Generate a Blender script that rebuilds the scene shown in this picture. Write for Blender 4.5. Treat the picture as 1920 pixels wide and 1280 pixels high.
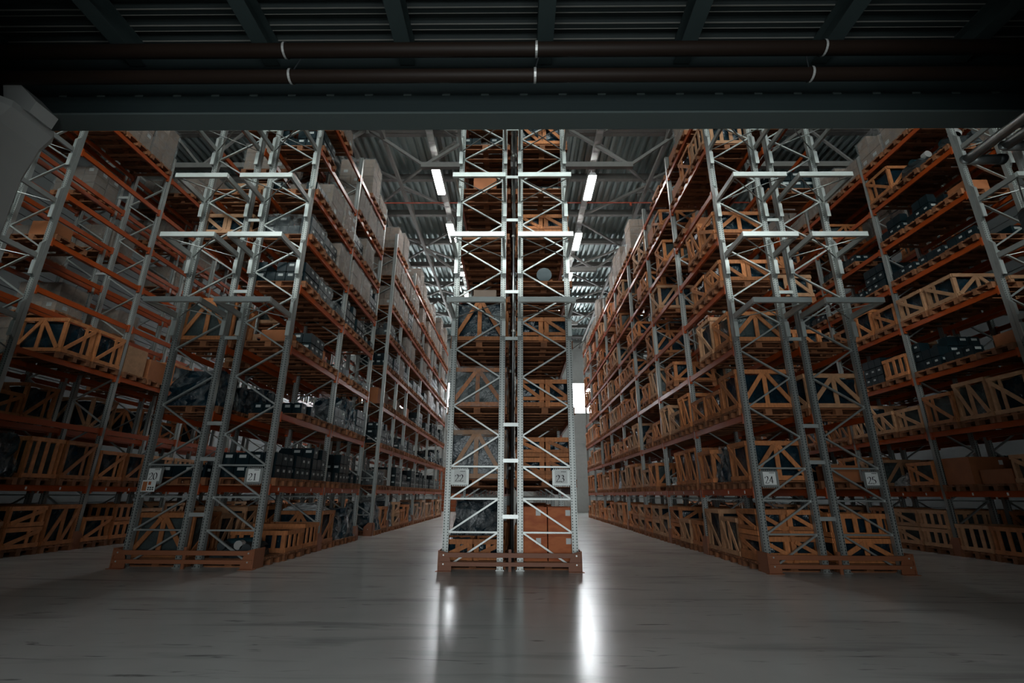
import bpy, math, random
import numpy as np
from mathutils import Matrix, Vector

# ------------------------------------------------------------------ scene, camera, light
for o in list(bpy.data.objects): bpy.data.objects.remove(o)
SC = bpy.context.scene
COL = SC.collection
random.seed(7)
rng = np.random.default_rng(7)

SC.view_settings.view_transform = 'Standard'
SC.view_settings.look = 'None'
SC.view_settings.gamma = 1.0
SC.view_settings.use_curve_mapping = False
SC.view_settings.exposure = -0.15

CAMP = Vector((0.1319, 0.0, 1.2817))
PITCH, ROLL, YAW, FPX = 0.3107, 0.0063, -0.0129, 895.33
_rt = Vector((math.cos(YAW), -math.sin(YAW), 0)); _fh = Vector((math.sin(YAW), math.cos(YAW), 0))
_fw = _fh * math.cos(PITCH) + Vector((0, 0, math.sin(PITCH)))
_up = -_fh * math.sin(PITCH) + Vector((0, 0, math.cos(PITCH)))
_r2 = _rt * math.cos(ROLL) + _up * math.sin(ROLL)
_u2 = _up * math.cos(ROLL) - _rt * math.sin(ROLL)
cam = bpy.data.cameras.new('camera'); cam.sensor_width = 36.0; cam.lens = FPX / 1920 * 36.0
cam.clip_start = 0.05; cam.clip_end = 200
camo = bpy.data.objects.new('camera', cam); COL.objects.link(camo)
camo.matrix_world = Matrix(((_r2.x, _u2.x, -_fw.x, CAMP.x), (_r2.y, _u2.y, -_fw.y, CAMP.y), (_r2.z, _u2.z, -_fw.z, CAMP.z), (0, 0, 0, 1)))
SC.camera = camo

SKY = 7.2            # overcast daylight outside the dock door
LAMP_E = 45.0        # luminaires
WIN_BACK = 26.0      # windows of the far wall
WIN_FRONT = 15.0      # clerestory over the mezzanine
w = bpy.data.worlds.new('overcast_sky'); SC.world = w; w.use_nodes = True
bg = w.node_tree.nodes['Background']; bg.inputs[0].default_value = (0.88, 0.95, 0.97, 1); bg.inputs[1].default_value = SKY
pl = bpy.data.lights.new('dock_door_daylight', 'AREA'); pl.shape = 'RECTANGLE'; pl.size = 6.0; pl.size_y = 4.2
pl.cycles.is_portal = True
plo = bpy.data.objects.new('dock_door_daylight', pl); COL.objects.link(plo)
plo.location = (0, -5.12, 2.1); plo.rotation_euler = (math.radians(90), 0, 0)

# ------------------------------------------------------------------ materials
MATS = {}
def mat(name, col, rough=0.6, metal=0.0, emit=None, estr=0.0, var=0.0, nscale=5.0, namt=0.0, spec=0.5, bump=0.0, bscale=60.0, coord='pos', rnd=0.0, stretch=None):
    """principled material: colour varied by a noise in place (namt) and per object (rnd)"""
    m = bpy.data.materials.new(name); m.use_nodes = True; nt = m.node_tree; N = nt.nodes; L = nt.links
    p = N['Principled BSDF']
    p.inputs['Base Color'].default_value = (*col, 1); p.inputs['Roughness'].default_value = rough; p.inputs['Metallic'].default_value = metal
    p.inputs['Specular IOR Level'].default_value = spec
    if emit: p.inputs['Emission Color'].default_value = (*emit, 1); p.inputs['Emission Strength'].default_value = estr
    vec = None
    if namt or bump:
        g = N.new('ShaderNodeNewGeometry'); vec = g.outputs['Position']
        if stretch:
            mp = N.new('ShaderNodeMapping'); mp.inputs['Scale'].default_value = stretch; L.new(vec, mp.inputs[0]); vec = mp.outputs[0]
    src = None
    if namt:
        n = N.new('ShaderNodeTexNoise'); n.inputs['Scale'].default_value = nscale; n.inputs['Detail'].default_value = 5; L.new(vec, n.inputs['Vector'])
        mr = N.new('ShaderNodeMapRange'); mr.inputs[1].default_value = 0.25; mr.inputs[2].default_value = 0.75
        mr.inputs[3].default_value = 1 - namt; mr.inputs[4].default_value = 1 + namt; L.new(n.outputs[0], mr.inputs[0]); src = mr.outputs[0]
    if rnd:
        oi = N.new('ShaderNodeObjectInfo'); m2 = N.new('ShaderNodeMapRange'); m2.inputs[3].default_value = 1 - rnd; m2.inputs[4].default_value = 1 + rnd
        L.new(oi.outputs['Random'], m2.inputs[0])
        if src is None: src = m2.outputs[0]
        else:
            mm = N.new('ShaderNodeMath'); mm.operation = 'MULTIPLY'; L.new(src, mm.inputs[0]); L.new(m2.outputs[0], mm.inputs[1]); src = mm.outputs[0]
    if src is not None:
        mx = N.new('ShaderNodeVectorMath'); mx.operation = 'SCALE'; mx.inputs[0].default_value = col; L.new(src, mx.inputs['Scale']); L.new(mx.outputs[0], p.inputs['Base Color'])
    if bump:
        nb = N.new('ShaderNodeTexNoise'); nb.inputs['Scale'].default_value = bscale; nb.inputs['Detail'].default_value = 3; L.new(vec, nb.inputs['Vector'])
        b = N.new('ShaderNodeBump'); b.inputs['Strength'].default_value = bump; b.inputs['Distance'].default_value = 0.02; L.new(nb.outputs[0], b.inputs['Height']); L.new(b.outputs[0], p.inputs['Normal'])
    MATS[name] = m; return m

mat('steel', (0.36, 0.375, 0.36), 0.42, 0.55, namt=0.15, nscale=3.0)
mat('steel_bright', (0.60, 0.63, 0.61), 0.38, 0.5, namt=0.1, nscale=3.0)
mat('steel_brace', (0.43, 0.45, 0.435), 0.38, 0.5)
mat('orange', (0.38, 0.060, 0.008), 0.32, 0.0, namt=0.12, nscale=2.0)
mat('guard', (0.28, 0.098, 0.045), 0.5, 0.0, namt=0.08, nscale=4.0)
mat('pine', (0.47, 0.17, 0.058), 0.7, namt=0.28, nscale=9.0, rnd=0.28, stretch=(3, 1, 1))
mat('pine_pale', (0.46, 0.24, 0.125), 0.7, namt=0.22, nscale=9.0, rnd=0.2)
mat('pallet_wood', (0.24, 0.09, 0.036), 0.8, namt=0.3, nscale=7.0, rnd=0.3)
mat('carton', (0.21, 0.155, 0.12), 0.75, namt=0.18, nscale=4.0, rnd=0.25)
mat('carton_orange', (0.37, 0.125, 0.045), 0.7, namt=0.12, nscale=5.0, rnd=0.15)
mat('case_dark', (0.004, 0.013, 0.017), 0.38, namt=0.3, nscale=6.0, spec=0.3)
mat('label_white', (0.78, 0.79, 0.77), 0.6); mat('case_label', (0.42, 0.44, 0.43), 0.5)
mat('ink', (0.012, 0.012, 0.012), 0.7)
mat('wrap_dark', (0.005, 0.019, 0.029), 0.24, namt=0.5, nscale=5.0, bump=0.5, bscale=22)
mat('wrap_grey', (0.05, 0.065, 0.065), 0.25, namt=0.3, nscale=6.0, bump=0.6, bscale=25)
mat('iron', (0.06, 0.07, 0.075), 0.45, 0.5, namt=0.3, nscale=10)
mat('drum_blue', (0.008, 0.035, 0.045), 0.4)
mat('strap', (0.02, 0.03, 0.035), 0.4)
mat('mezz_steel', (0.034, 0.050, 0.050), 0.55, 0.1, namt=0.06); mat('mezz_face_shaded', (0.016, 0.026, 0.027), 0.55); mat('mezz_flange_lit', (0.075, 0.097, 0.094), 0.6)  # girder: shade on the face and light on the underside put into the colours
mat('mezz_lit_line', (0.34, 0.33, 0.30), 0.4, 0.3); mat('mezz_deck', (0.022, 0.03, 0.03), 0.45, 0.0, namt=0.08)
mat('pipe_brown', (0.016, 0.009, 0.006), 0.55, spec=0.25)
mat('pipe_silver', (0.42, 0.45, 0.45), 0.28, 0.85, namt=0.15, nscale=6)
mat('pipe_red', (0.30, 0.04, 0.015), 0.45)
mat('clamp', (0.62, 0.62, 0.60), 0.35, 0.5)
mat('concrete_column', (0.42, 0.425, 0.41), 0.85, namt=0.05, nscale=2.0)
mat('roof_deck', (0.27, 0.335, 0.33), 0.34, 0.55, namt=0.06, nscale=1.0)
mat('roof_steel', (0.17, 0.165, 0.155), 0.6, 0.1, namt=0.1)
mat('wall_panel', (0.11, 0.12, 0.12), 0.6, namt=0.05); mat('wall_white', (0.55, 0.57, 0.56), 0.6, namt=0.05)
mat('door_orange', (0.40, 0.10, 0.03), 0.6, namt=0.1)
mat('lamp_body', (0.5, 0.5, 0.5), 0.5)
mat('lamp_glow', (1, 1, 1), 0.5, emit=(1.0, 0.99, 0.96), estr=LAMP_E)
mat('window_far', (0.9, 0.95, 1), 0.4, emit=(0.93, 0.97, 1.0), estr=WIN_BACK)
mat('window_front', (0.9, 0.95, 1), 0.4, emit=(0.92, 1.0, 0.98), estr=WIN_FRONT)

def ply_mat():
    m = mat('plywood', (0.45, 0.135, 0.04), 0.6); nt = m.node_tree; N = nt.nodes; L = nt.links
    g = N.new('ShaderNodeNewGeometry'); mp = N.new('ShaderNodeMapping'); mp.inputs['Scale'].default_value = (1, 1, 2.6); L.new(g.outputs['Position'], mp.inputs[0])
    wv = N.new('ShaderNodeTexWave'); wv.wave_type = 'RINGS'; wv.inputs['Scale'].default_value = 2.2; wv.inputs['Distortion'].default_value = 7; wv.inputs['Detail'].default_value = 3; wv.inputs['Detail Scale'].default_value = 1.2
    L.new(mp.outputs[0], wv.inputs['Vector'])
    cr = N.new('ShaderNodeValToRGB'); cr.color_ramp.elements[0].color = (0.50, 0.105, 0.020, 1); cr.color_ramp.elements[1].color = (0.62, 0.165, 0.040, 1)
    L.new(wv.outputs['Fac'], cr.inputs[0]); L.new(cr.outputs[0], N['Principled BSDF'].inputs['Base Color'])
ply_mat()
mat('film_white', (0.42, 0.44, 0.44), 0.2, spec=0.8, namt=0.3, nscale=12, bump=0.7, bscale=18)

def film_mat():
    m = bpy.data.materials.new('clear_film'); m.use_nodes = True; nt = m.node_tree; N = nt.nodes; L = nt.links; MATS['clear_film'] = m
    p = N['Principled BSDF']; p.inputs['Base Color'].default_value = (0.45, 0.47, 0.47, 1); p.inputs['Roughness'].default_value = 0.22
    p.inputs['Specular IOR Level'].default_value = 0.9
    g = N.new('ShaderNodeNewGeometry'); n = N.new('ShaderNodeTexNoise'); n.inputs['Scale'].default_value = 9; n.inputs['Detail'].default_value = 4; L.new(g.outputs['Position'], n.inputs['Vector'])
    mr = N.new('ShaderNodeMapRange'); mr.inputs[1].default_value = 0.4; mr.inputs[2].default_value = 0.7; mr.inputs[3].default_value = 0.05; mr.inputs[4].default_value = 0.36
    L.new(n.outputs[0], mr.inputs[0]); L.new(mr.outputs[0], p.inputs['Alpha'])
    b = N.new('ShaderNodeBump'); b.inputs['Strength'].default_value = 0.8; b.inputs['Distance'].default_value = 0.05
    n2 = N.new('ShaderNodeTexNoise'); n2.inputs['Scale'].default_value = 14; n2.inputs['Distortion'].default_value = 1.5; L.new(g.outputs['Position'], n2.inputs['Vector']); L.new(n2.outputs[0], b.inputs['Height']); L.new(b.outputs[0], p.inputs['Normal'])
film_mat()

def post_mat():
    """galvanised upright with two columns of slots, laid out on the post's own coordinates"""
    m = mat('steel_post', (0.30, 0.345, 0.34), 0.42, 0.55); nt = m.node_tree; N = nt.nodes; L = nt.links; p = N['Principled BSDF']
    tc = N.new('ShaderNodeTexCoord'); sp = N.new('ShaderNodeSeparateXYZ'); L.new(tc.outputs['Object'], sp.inputs[0])
    def M(op, a, b=None):
        n = N.new('ShaderNodeMath'); n.operation = op
        for i, v in enumerate((a, b)):
            if v is None: continue
            if isinstance(v, (int, float)): n.inputs[i].default_value = v
            else: L.new(v, n.inputs[i])
        return n.outputs[0]
    fz = M('ABSOLUTE', M('SUBTRACT', M('FRACT', M('MULTIPLY', sp.outputs[2], 20.0)), 0.5))
    ax = M('ABSOLUTE', M('SUBTRACT', M('ABSOLUTE', sp.outputs[0]), 0.034))
    hole = M('MULTIPLY', M('LESS_THAN', fz, 0.27), M('LESS_THAN', ax, 0.008))
    n = N.new('ShaderNodeTexNoise'); n.inputs['Scale'].default_value = 4; L.new(tc.outputs['Object'], n.inputs['Vector'])
    cr = N.new('ShaderNodeValToRGB'); cr.color_ramp.elements[0].color = (0.33, 0.345, 0.33, 1); cr.color_ramp.elements[1].color = (0.42, 0.435, 0.42, 1); L.new(n.outputs[0], cr.inputs[0])
    mx = N.new('ShaderNodeMix'); mx.data_type = 'RGBA'; L.new(hole, mx.inputs[0]); L.new(cr.outputs[0], mx.inputs[6]); mx.inputs[7].default_value = (0.03, 0.035, 0.035, 1)
    L.new(mx.outputs[2], p.inputs['Base Color'])
post_mat()

def floor_mat():
    m = mat('polished_floor', (0.30, 0.30, 0.285), 0.3); nt = m.node_tree; N = nt.nodes; L = nt.links; p = N['Principled BSDF']
    g = N.new('ShaderNodeNewGeometry')
    def noise(scale, det, st=(1, 1, 1), dist=0.0):
        mp = N.new('ShaderNodeMapping'); mp.inputs['Scale'].default_value = st; L.new(g.outputs['Position'], mp.inputs[0])
        n = N.new('ShaderNodeTexNoise'); n.inputs['Scale'].default_value = scale; n.inputs['Detail'].default_value = det; n.inputs['Distortion'].default_value = dist; L.new(mp.outputs[0], n.inputs['Vector']); return n.outputs[0]
    def ramp(v, a, b, c0, c1):
        r = N.new('ShaderNodeMapRange'); r.inputs[1].default_value = a; r.inputs[2].default_value = b; r.inputs[3].default_value = c0; r.inputs[4].default_value = c1; L.new(v, r.inputs[0]); return r.outputs[0]
    def mul(a, b):
        n = N.new('ShaderNodeMath'); n.operation = 'MULTIPLY'; L.new(a, n.inputs[0]); L.new(b, n.inputs[1]); return n.outputs[0]
    cloud = ramp(noise(0.7, 6), 0.3, 0.7, 0.88, 1.10)
    tyre = ramp(noise(1.1, 5, (0.35, 3.2, 1), 0.6), 0.28, 0.44, 0.66, 1.0)
    scuff = ramp(noise(2.2, 4, (0.6, 4.5, 1), 1.2), 0.28, 0.36, 0.45, 1.0)
    v = mul(mul(cloud, tyre), scuff)
    sc = N.new('ShaderNodeVectorMath'); sc.operation = 'SCALE'; sc.inputs[0].default_value = (0.63, 0.645, 0.625); L.new(v, sc.inputs['Scale']); L.new(sc.outputs[0], p.inputs['Base Color'])
    L.new(ramp(noise(0.9, 3), 0.1, 0.9, 0.19, 0.27), p.inputs['Roughness'])
floor_mat()

# ------------------------------------------------------------------ mesh helpers
CUBE_V = np.array([(x, y, z) for z in (-.5, .5) for y in (-.5, .5) for x in (-.5, .5)], float)
CUBE_F = [(0, 2, 3, 1), (4, 5, 7, 6), (0, 1, 5, 4), (2, 6, 7, 3), (0, 4, 6, 2), (1, 3, 7, 5)]
def bm4(c, d, R=None):
    """matrix of a box: centre, dimensions, rotation"""
    M = np.eye(4); R = np.eye(3) if R is None else R
    M[:3, :3] = R * np.array(d)[None, :]; M[:3, 3] = c; return M
def bar4(a, b, wd, ht, up=(0, 0, 1)):
    """matrix of a bar from a to b: wd across, ht towards up"""
    a = np.array(a, float); b = np.array(b, float); d = b - a; l = np.linalg.norm(d); d /= l
    u = np.array(up, float); s = np.cross(u, d); s /= np.linalg.norm(s); u = np.cross(d, s)
    return bm4((a + b) / 2, (wd, l, ht), np.stack([s, d, u], 1))
class MB:
    """collects geometry for ONE mesh"""
    def __init__(self): self.v = []; self.f = []; self.mi = []; self.n = 0; self.mats = []
    def _m(self, m):
        if m not in self.mats: self.mats.append(m)
        return self.mats.index(m)
    def add(self, V, F, m):
        i = self._m(m); k = self.n; self.v.append(np.asarray(V, float)); self.n += len(V)
        self.f += [tuple(j + k for j in f) for f in F]; self.mi += [i] * len(F); return self
    def mx(self, M, m): return self.add(CUBE_V @ M[:3, :3].T + M[:3, 3], CUBE_F, m)
    def box(self, c, d, m, R=None): return self.mx(bm4(c, d, R), m)
    def b2(self, lo, hi, m):
        lo = np.array(lo, float); hi = np.array(hi, float); return self.box((lo + hi) / 2, hi - lo, m)
    def bar(self, a, b, wd, ht, m, up=(0, 0, 1)): return self.mx(bar4(a, b, wd, ht, up), m)
    def prism(self, poly, axis, t0, t1, m):
        """polygon extruded along axis; poly gives the other two coordinates in x,y,z order"""
        n = len(poly); V = []
        for t in (t0, t1):
            for q in poly:
                c = list(q); c.insert(axis, t); V.append(c)
        F = [tuple(range(n)), tuple(range(2 * n - 1, n - 1, -1))] + [(i, i + n, (i + 1) % n + n, (i + 1) % n) for i in range(n)]
        return self.add(V, F, m)
    def tube(self, a, b, r, m, n=10, cap=True):
        a = np.array(a, float); b = np.array(b, float); d = (b - a) / np.linalg.norm(b - a)
        h = np.array((0, 0, 1.0)) if abs(d[2]) < .9 else np.array((1.0, 0, 0)); s = np.cross(d, h); s /= np.linalg.norm(s); u = np.cross(s, d)
        ang = [2 * math.pi * i / n for i in range(n)]
        V = [c + r * (math.cos(t) * s + math.sin(t) * u) for c in (a, b) for t in ang]
        F = [(i, (i + 1) % n, (i + 1) % n + n, i + n) for i in range(n)]
        if cap: F += [tuple(range(n - 1, -1, -1)), tuple(range(n, 2 * n))]
        return self.add(V, F, m)
    def mesh(self, name, smooth=False):
        me = bpy.data.meshes.new(name); V = np.concatenate(self.v) if self.v else np.zeros((0, 3))
        me.from_pydata(V.tolist(), [], self.f)
        for m in self.mats: me.materials.append(MATS[m])
        me.polygons.foreach_set('material_index', self.mi)
        if smooth: me.polygons.foreach_set('use_smooth', [True] * len(self.f))
        me.update(); return me
def obj(name, me, parent=None, loc=None, M=None, **pr):
    o = bpy.data.objects.new(name, me); COL.objects.link(o)
    if parent is not None: o.parent = parent
    if M is not None: o.matrix_basis = Matrix(np.asarray(M).tolist())
    if loc is not None: o.location = loc
    for k, v in pr.items(): o[k] = v
    return o
def empty(name, loc=(0, 0, 0), **pr):
    o = bpy.data.objects.new(name, None); COL.objects.link(o); o.location = loc; o.empty_display_size = 0.2
    for k, v in pr.items(): o[k] = v
    return o
UNIT = {}
def unit(m):
    if m not in UNIT: UNIT[m] = MB().mx(np.eye(4), m).mesh('unit_' + m)
    return UNIT[m]
def piece(name, m, parent, M, **pr): return obj(name, unit(m), parent, M=M, **pr)
def struct(name, mb, **pr): return obj(name, mb.mesh(name), kind='structure', **pr)

# ------------------------------------------------------------------ dimensions of the store
D = 9.36; BAY = 2.73; GAP = 0.2534; FW = 1.10
RX = {'L2': -11.57, 'L1': -5.794, 'C': 0.0, 'R1': 5.773, 'R2': 11.546}
LEV = [1.36, 2.74, 4.12, 5.49, 6.65, 7.83, 9.06, 10.25]         # beam centre heights
TOP = [0.0] + [z + 0.062 for z in LEV]                          # what a pallet stands on
PH = 11.0
YR = [D + BAY * k for k in range(9)]
YL = [D, D + BAY, D + 2 * BAY, D + 2 * BAY + 1.70, D + 2 * BAY + 3.45, D + 2 * BAY + 5.2] + [D + 2 * BAY + 5.2 + BAY * k for k in range(1, 5)]
HALLX = 17.4; YB = 40.0; ZD = 14.3

# ------------------------------------------------------------------ the hall
fl = MB(); fl.b2((-HALLX - .3, -5.4, -0.3), (HALLX + .3, YB + .3, 0), 'polished_floor'); struct('floor', fl)

# roof deck: trapezoidal sheets, ribs running into the depth
def ribs_sheet(x0, x1, y0, y1, z, per, dep, m, along='y'):
    mb = MB(); prof = []; n = int(round((x1 - x0) / per))
    for i in range(n):
        a = x0 + i * per
        prof += [(a, z + dep), (a + per * .38, z + dep), (a + per * .5, z), (a + per * .88, z)]
    prof.append((x0 + n * per, z + dep)); V = []; F = []
    for (a, zz) in prof:
        V += [(a, y0, zz), (a, y1, zz)] if along == 'y' else [(y0, a, zz), (y1, a, zz)]
    for i in range(len(prof) - 1): F.append((2 * i, 2 * i + 1, 2 * i + 3, 2 * i + 2))
    return mb.add(V, F, m)
c = ribs_sheet(-HALLX, HALLX, -5.0, YB, ZD, 0.30, 0.11, 'roof_deck'); c.b2((-HALLX, -5.0, ZD + .3), (HALLX, YB, ZD + .4), 'roof_deck'); struct('ceiling', c)

# side walls of horizontal siding, far wall with windows, front wall over the mezzanine
for nm, s in (('wall_left', -1), ('wall_right', 1)):
    mb = MB(); mb.b2((min(s * HALLX, s * (HALLX + .25)), -5.2, 0), (max(s * HALLX, s * (HALLX + .25)), YB, ZD + .4), 'wall_panel')
    wobj = struct(nm, mb)
    me = MB().b2((-.02, -5.0, -.42), (.02, YB, .42), 'wall_panel').mesh('siding_panel')
    for k in range(16): obj('siding_panel', me, wobj, loc=(s * (HALLX - .02), 0, .45 + k * .88))
WZ0, WZ1 = 7.75, 10.45
wins = [(-15.5, -12.9), (-9.9, -7.3), (-5.9, -3.3), (3.9, 6.4), (8.6, 11.2), (13.0, 15.6)]
mb = MB(); mb.b2((-HALLX, YB, 0), (HALLX, YB + .25, WZ0), 'wall_white'); mb.b2((-HALLX, YB, WZ1), (HALLX, YB + .25, ZD + .4), 'wall_white')
xs = [-HALLX] + [v for q in wins for v in q] + [HALLX]
for i in range(0, len(xs), 2): mb.b2((xs[i], YB, WZ0), (xs[i + 1], YB + .25, WZ1), 'wall_white')
wb = struct('wall_back', mb)
me = MB().b2((-HALLX, -.02, -.42), (HALLX, .02, .42), 'wall_white').mesh('siding_panel')
for k in range(16):
    z = .45 + k * .88
    if z + .42 < WZ0 or z - .42 > WZ1: obj('siding_panel', me, wb, loc=(0, YB - .02, z))
for i, (a, b) in enumerate(wins):
    wo = empty('window_%d' % (i + 1), ((a + b) / 2, YB, WZ0), kind='structure'); hw = (b - a) / 2; hh = WZ1 - WZ0
    fr = MB()
    for q in ((-hw, 0, -hw + .08, hh), (hw - .08, 0, hw, hh), (-hw, 0, hw, .08), (-hw, hh - .08, hw, hh)): fr.b2((q[0], -.06, q[1]), (q[2], .06, q[3]), 'wall_white')
    obj('window_frame', fr.mesh('window_frame'), wo)
    for j in range(3):
        x0 = -hw + .08 + j * (2 * hw - .16) / 3; x1 = x0 + (2 * hw - .16) / 3 - .05
        obj('pane', MB().b2((x0, .04, .08), (x1, .06, hh - .08), 'window_far').mesh('pane'), wo)
# front wall: upper part set over the mezzanine with a clerestory band, lower part with the dock door
mb = MB(); mb.b2((-HALLX, -5.25, 7.1), (HALLX, -5.0, 11.3), 'wall_panel'); mb.b2((-HALLX, -5.25, 13.8), (HALLX, -5.0, ZD + .4), 'wall_panel')
for s_ in (-1, 1): mb.b2((min(s_ * HALLX * 2 / 3, s_ * HALLX), -5.25, 11.3), (max(s_ * HALLX * 2 / 3, s_ * HALLX), -5.0, 13.8), 'wall_panel')
struct('wall_front', mb)
fw_ = empty('window_7', (0, -5.1, 11.3), kind='structure')
for k in range(2, 10):
    x0 = -HALLX + k * 2 * HALLX / 12
    obj('pane', MB().b2((x0 + .06, -.02, 0), (x0 + 2 * HALLX / 12 - .06, .02, 2.5), 'window_front').mesh('pane'), fw_)
mb = MB(); mb.b2((-HALLX, -5.25, 0), (-3.0, -5, 7.1), 'wall_panel'); mb.b2((3.0, -5.25, 0), (HALLX, -5, 7.1), 'wall_panel'); mb.b2((-3.0, -5.25, 4.2), (3.0, -5, 7.1), 'wall_panel'); struct('wall_dock', mb)
for nm, x in (('light_blocker_left', -4.1), ('light_blocker_right', 4.1)):  # unseen walls added to keep the door's light off the side racks
    mb = MB(); mb.b2((x - .1, -5.0, 0), (x + .1, 2.0, 6.72), 'wall_panel'); struct(nm, mb)
# orange roller door at the end of the left aisle
dr = empty('door_1', (-4.9, YB - .1, 0), kind='structure')
for k in range(12): piece('door_slat', 'door_orange', dr, bm4((0, 0, .15 + k * .28), (2.6, .06, .26)))
for s in (-1, 1): piece('door_frame', 'roof_steel', dr, bm4((s * 1.38, 0, 1.75), (.14, .16, 3.5)))

# purlins, trusses and bracing under the deck
PY = [17.23 + 2.69 * k for k in range(-5, 9)]
pm = MB(); pm.b2((-HALLX, -.05, -.28), (HALLX, .05, 0), 'roof_steel'); pm.b2((-HALLX, -.09, -.30), (HALLX, .09, -.28), 'roof_steel'); pme = pm.mesh('purlin')
for y in PY: obj('purlin', pme, loc=(0, y, ZD), kind='structure')
def truss(y, cx, hw=3.74, zb=12.38):
    t = empty('roof_truss', (cx, y, 0), kind='structure')
    piece('bottom_chord', 'roof_steel', t, bm4((0, 0, zb), (2 * hw, .16, .20)))
    for s in (-1, 1):
        piece('web_diagonal', 'roof_steel', t, bar4((s * (hw - .1), 0, zb), (s * (hw + 2.0), 0, ZD - .35), .10, .10, (0, 1, 0)))
        piece('web_diagonal', 'roof_steel', t, bar4((s * (hw - .1), 0, zb), (s * 1.45, 0, ZD - .3), .10, .10, (0, 1, 0)))
        piece('web_diagonal', 'roof_steel', t, bar4((s * 1.45, 0, ZD - .3), (0, 0, zb), .07, .07, (0, 1, 0)))
    piece('top_chord', 'roof_steel', t, bm4((0, 0, ZD - .36), (11.5, .14, .14)))
for y in (14.2, 22.4, 30.5, 38.0):
    for cx in (-11.2, .43, 12.0): truss(y, cx)
for x in (-16.2, -6.0, -4.75, 5.5, 6.8, 16.6):
    piece('roof_tie', 'roof_steel', None, bm4((x, 17.5, 13.55), (.12, 45, .14)), kind='structure')
for k in range(2, 11):
    y0, y1 = PY[k], PY[k + 1]
    for (xa, xb) in ((-4.75, -2.2), (-4.75, -7.3), (5.5, 3.0), (5.5, 8.1)):
        a, b = ((xa, y0), (xb, y1)) if k % 2 else ((xb, y0), (xa, y1))
        piece('wind_brace', 'roof_steel', None, bar4((a[0], a[1], 13.7), (b[0], b[1], 13.9), .09, .09), kind='structure')
# ladder-like hangers between tie and deck
for k in range(3, 12):
    for x in (-4.75, 5.5):
        piece('roof_hanger', 'roof_steel', None, bar4((x, PY[k], 13.5), (x, PY[k] + (1.3 if k % 2 else -1.3), ZD), .07, .07), kind='structure')

# light tracks and luminaires over the aisles
def luminaire(x, y, z, label):
    t = empty('high_bay_lamp', (x, y, z), label=label, category='lamp', group='luminaires on the light tracks')
    obj('lamp_body', MB().prism([(-.16, 0), (.16, 0), (.09, .13), (-.09, .13)], 1, -.78, .78, 'lamp_body').mesh('lamp_body'), t)
    obj('diffuser', MB().b2((-.14, -.74, -.07), (.14, .74, -.002), 'lamp_glow').mesh('diffuser'), t)
    for s in (-.55, .55): piece('hanger', 'lamp_body', t, bm4((0, s, .25), (.03, .03, .26)))
ORD = ['first', 'second', 'third', 'fourth', 'fifth', 'sixth', 'seventh', 'eighth', 'ninth', 'tenth', 'eleventh', 'twelfth'] + ['thirteenth', 'fourteenth', 'fifteenth', 'sixteenth', 'seventeenth', 'eighteenth', 'nineteenth', 'twentieth'] + ['twenty-' + q for q in ('first', 'second', 'third', 'fourth', 'fifth', 'sixth', 'seventh', 'eighth', 'ninth')]
for x, nm, ys in ((-2.95, 'left centre aisle', (15.7, 19.5, 23.2, 27, 30.8)), (2.95, 'right centre aisle', (16.1, 20.3, 24.4, 28.5)),
                  (-8.7, 'outer left aisle', (20.5, 29)), (8.7, 'outer right aisle', (22.5,)), (-15, 'far left aisle', (28,)), (15, 'far right aisle', (30,))):
    tr = MB(); tr.b2((-.12, -5 - 15, -.005), (.12, 15, .005), 'steel'); tr.b2((-.12, -20, 0), (-.11, 15, .07), 'steel'); tr.b2((.11, -20, 0), (.12, 15, .07), 'steel')
    for k in range(70): tr.box((0, -20 + .5 * k, .0), (.2, .12, .02), 'lamp_body')
    obj('light_track', tr.mesh('light_track'), loc=(x, 25, 13.2), label='perforated steel cable tray carrying lamps above the ' + nm, category='cable tray', group='cable trays over the aisles')
    for i, y in enumerate(ys): luminaire(x, y, 12.82, 'bright elongated lamp above the %s, %s from the front' % (nm, ORD[i]))
# red sprinkler line
sp = empty('sprinkler_pipe', (0, 17.9, 13.35), label='thin red sprinkler pipe with drop heads crossing under the roof', category='pipe')
obj('pipe', MB().tube((-12, 0, 0), (12, 0, 0), .03, 'pipe_red', 8).mesh('pipe'), sp)
for x in (-8.7, -2.2, 2.2, 5.0, 8.7): obj('sprinkler_head', MB().tube((x, 0, -.16), (x, 0, 0), .05, 'pipe_red', 8).mesh('sprinkler_head'), sp)
# ------------------------------------------------------------------ mezzanine over the camera
GZ = 5.83
g = MB(); g.b2((-HALLX, 4.82, GZ), (HALLX, 5.10, GZ + .03), 'mezz_flange_lit'); g.b2((-HALLX, 4.87, GZ + .03), (HALLX, 5.0, GZ + .19), 'mezz_face_shaded')
g.b2((-HALLX, 4.89, GZ + .19), (HALLX, 5.0, GZ + .205), 'mezz_steel'); g.b2((-HALLX, 4.885, GZ + .205), (HALLX, 5.0, GZ + .35), 'mezz_face_shaded')
g.b2((-HALLX, 4.95, GZ + .35), (HALLX, 5.02, 7.2), 'mezz_face_shaded')
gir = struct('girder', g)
me = MB().b2((-.05, -.008, -.012), (.05, .0, .012), 'mezz_flange_lit').mesh('lip_tab')
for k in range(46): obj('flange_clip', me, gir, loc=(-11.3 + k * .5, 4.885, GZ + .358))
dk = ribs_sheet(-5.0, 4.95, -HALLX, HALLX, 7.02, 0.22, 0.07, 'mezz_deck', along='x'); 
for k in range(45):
    yy = -5.0 + k * .22; dk.b2((-HALLX, yy + .105, 7.012), (HALLX, yy + .118, 7.021), 'mezz_lit_line'); dk.b2((-HALLX, yy + .186, 7.014), (HALLX, yy + .192, 7.021), 'mezz_lit_line')  # thin pale strips paint the light caught along the rib edges
dk.b2((-HALLX, -5, 7.14), (HALLX, 5.1, 7.3), 'mezz_steel'); struct('mezzanine_deck', dk)
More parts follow.
